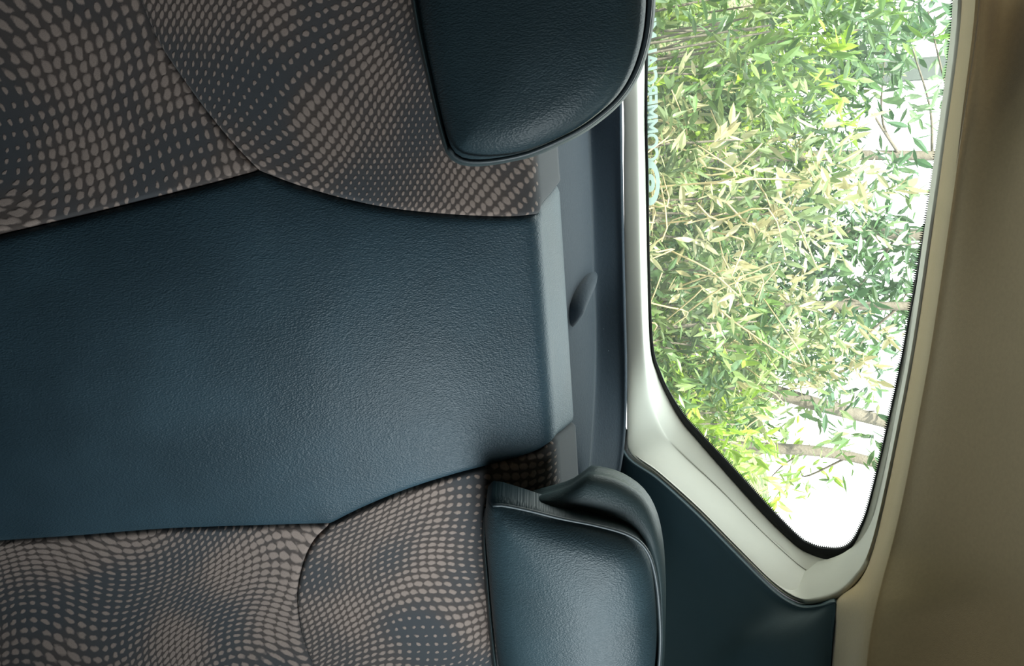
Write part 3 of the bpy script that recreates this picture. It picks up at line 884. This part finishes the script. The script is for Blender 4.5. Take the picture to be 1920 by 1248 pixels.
def tree(name, px, py0, py1, y, r, label, crown, pal='blue', seed=3, n=120, cr=(0.5, 0.35), leaf=0.12, xlo=1200, xhi=1900):
    rng = np.random.default_rng(seed)
    a = at_y(xlo, py0, y); b = at_y(xhi, py1, y)
    base = V3(a[0], y, gz(y)-0.1)
    root = empty(name, base); tag(root, label, 'tree')
    c = catmull([base, a, 0.5*(a+b)+V3(*(rng.normal(size=3)*0.03)), b, b+(b-a)*0.6], 24)
    tube('trunk', c, np.linspace(r*1.1, r*0.75, 24), M['bark'], root, 9)
    V, F = [], []; tw, dr = [], []
    for (cx, cy) in crown:
        q = at_y(cx, cy, y+rng.uniform(-0.3, 0.3))
        s = c[int(np.argmin(np.linalg.norm(c-(q+V3(0, 0, 0.25)), axis=1)))]
        br = catmull([s, 0.5*(s+q)+V3(*(rng.normal(size=3)*0.08)), q], 10)
        v, f = tube('', br, np.linspace(0.010, 0.004, 10), None, None, 5)
        o = len(V); V += v; F += [tuple(i+o for i in g_) for g_ in f]
        for k in range(n//len(crown)):
            tw.append(q+rng.normal(size=3)*np.array([cr[0], 0.3, cr[1]])*0.5)
            dr.append(rng.normal(size=3)*0.8+V3(0.2, 0, -0.45))
    if V: mk('branches', V, F, M['bark'], root)
    if tw: foliage('foliage', rng, np.array(tw), np.array(dr), root, pal, 9, leaf, 0.34)
    return root
tree('tree', 0, 300, 292, 5.2, 0.035, 'slim tree stem level with the first letter on the glass, leaves near the ceiling edge', [(1700, 60), (1740, 20), (1660, 90), (1640, 210)], 'blue', 31, 90, (0.5, 0.3))
tree('tree', 0, 415, 445, 5.4, 0.045, 'brown stemmed tree with dark leaves hanging in mid window', [(1640, 470), (1690, 520), (1590, 560), (1660, 600), (1560, 470)], 'blue', 32, 130, (0.45, 0.3))
tree('tree', 0, 560, 575, 5.0, 0.030, 'thin tree stem between the cream flowers and hanging leaves', [(1540, 640), (1600, 680), (1560, 540)], 'blue', 33, 40, (0.5, 0.35))
tree('tree', 0, 715, 800, 5.0, 0.048, 'bare grey trunk leaning across the right of the window', [(1560, 745), (1640, 770)], 'mid', 34, 16, (0.5, 0.4), xlo=1350, xhi=1700)
tree('tree', 0, 838, 880, 5.3, 0.042, 'lowest grey trunk nearest the window corner', [(1500, 880), (1440, 900)], 'lime', 35, 22, (0.4, 0.3), xlo=1400, xhi=1700)

def post(px, py, y, w, label):
    a = at_y(1500, py, y); b = at_y(1960, py, y)
    x0 = a[0]; o = empty('concrete_post', (x0, y, gz(y)-0.1)); tag(o, label, 'post')
    bm = bmesh.new(); bmesh.ops.create_cube(bm, size=1)
    bmesh.ops.scale(bm, vec=(w, w, 3.4), verts=bm.verts)
    bmesh.ops.bevel(bm, geom=bm.edges[:], offset=0.008, segments=2, affect='EDGES')
    me = bpy.data.meshes.new('shaft'); bm.to_mesh(me); bm.free(); me.materials.append(M['concrete'])
    s = bpy.data.objects.new('shaft', me); COL.objects.link(s); s.parent = o; s.location = (0, 0, 1.7)
    c = box('cap', (x0-w*0.65, y-w*0.65, gz(y)+3.3), (x0+w*0.65, y+w*0.65, gz(y)+3.36), M['concrete'], o)
post(0, 146, 6.2, 0.15, 'grey concrete post against the sky, near the upper right of the window')

# ================================================================== LIGHT
w = bpy.data.worlds.new('sky'); SC.world = w; w.use_nodes = True
nt = w.node_tree; nt.nodes.clear()
wo = nt.nodes.new('ShaderNodeOutputWorld'); bg = nt.nodes.new('ShaderNodeBackground')
tc = nt.nodes.new('ShaderNodeTexCoord'); sp = nt.nodes.new('ShaderNodeSeparateXYZ'); rp_ = nt.nodes.new('ShaderNodeValToRGB')
nt.links.new(tc.outputs['Generated'], sp.inputs[0])
mr = nt.nodes.new('ShaderNodeMapRange'); mr.inputs[1].default_value = -1; mr.inputs[2].default_value = 1
nt.links.new(sp.outputs[2], mr.inputs[0]); nt.links.new(mr.outputs[0], rp_.inputs[0])
e = rp_.color_ramp.elements
e[0].position = 0.40; e[0].color = (0.16, 0.17, 0.13, 1); e[1].position = 0.52; e[1].color = (1, 1, 0.98, 1)
x = rp_.color_ramp.elements.new(1.0); x.color = (0.80, 0.92, 1.0, 1)
nt.links.new(rp_.outputs[0], bg.inputs[0]); bg.inputs[1].default_value = 5.0
nt.links.new(bg.outputs[0], wo.inputs[0])

sun = bpy.data.lights.new('sun', 'SUN'); sun.energy = 12.0; sun.angle = math.radians(1.5); sun.color = (1.0, 0.96, 0.86)
so = bpy.data.objects.new('sun', sun); COL.objects.link(so)
d = Vector((0.55, 0.75, -0.95)); so.rotation_euler = d.to_track_quat('-Z', 'Y').to_euler()

def area(name, loc, target, size, power, color):
    l = bpy.data.lights.new(name, 'AREA'); l.shape = 'RECTANGLE'; l.size, l.size_y = size; l.energy = power; l.color = color
    o = bpy.data.objects.new(name, l); COL.objects.link(o); o.location = loc
    o.rotation_euler = (Vector(target)-Vector(loc)).to_track_quat('-Z', 'Y').to_euler()
    return o
def spread(o, deg): o.data.spread = math.radians(deg)
# daylight through the right door window
spread(area('door_window_daylight', (0.99, 0.20, ZS+0.03), (0.50, 0.75, ZS-0.30), (0.6, 0.34), 3.1, (0.82, 0.95, 1.0)), 100)

vs_ = SC.view_settings
SC.display_settings.display_device = 'sRGB'
vs_.view_transform = 'Standard'; vs_.look = 'None'; vs_.gamma = 1.0; vs_.use_curve_mapping = False
vs_.exposure = 0.0
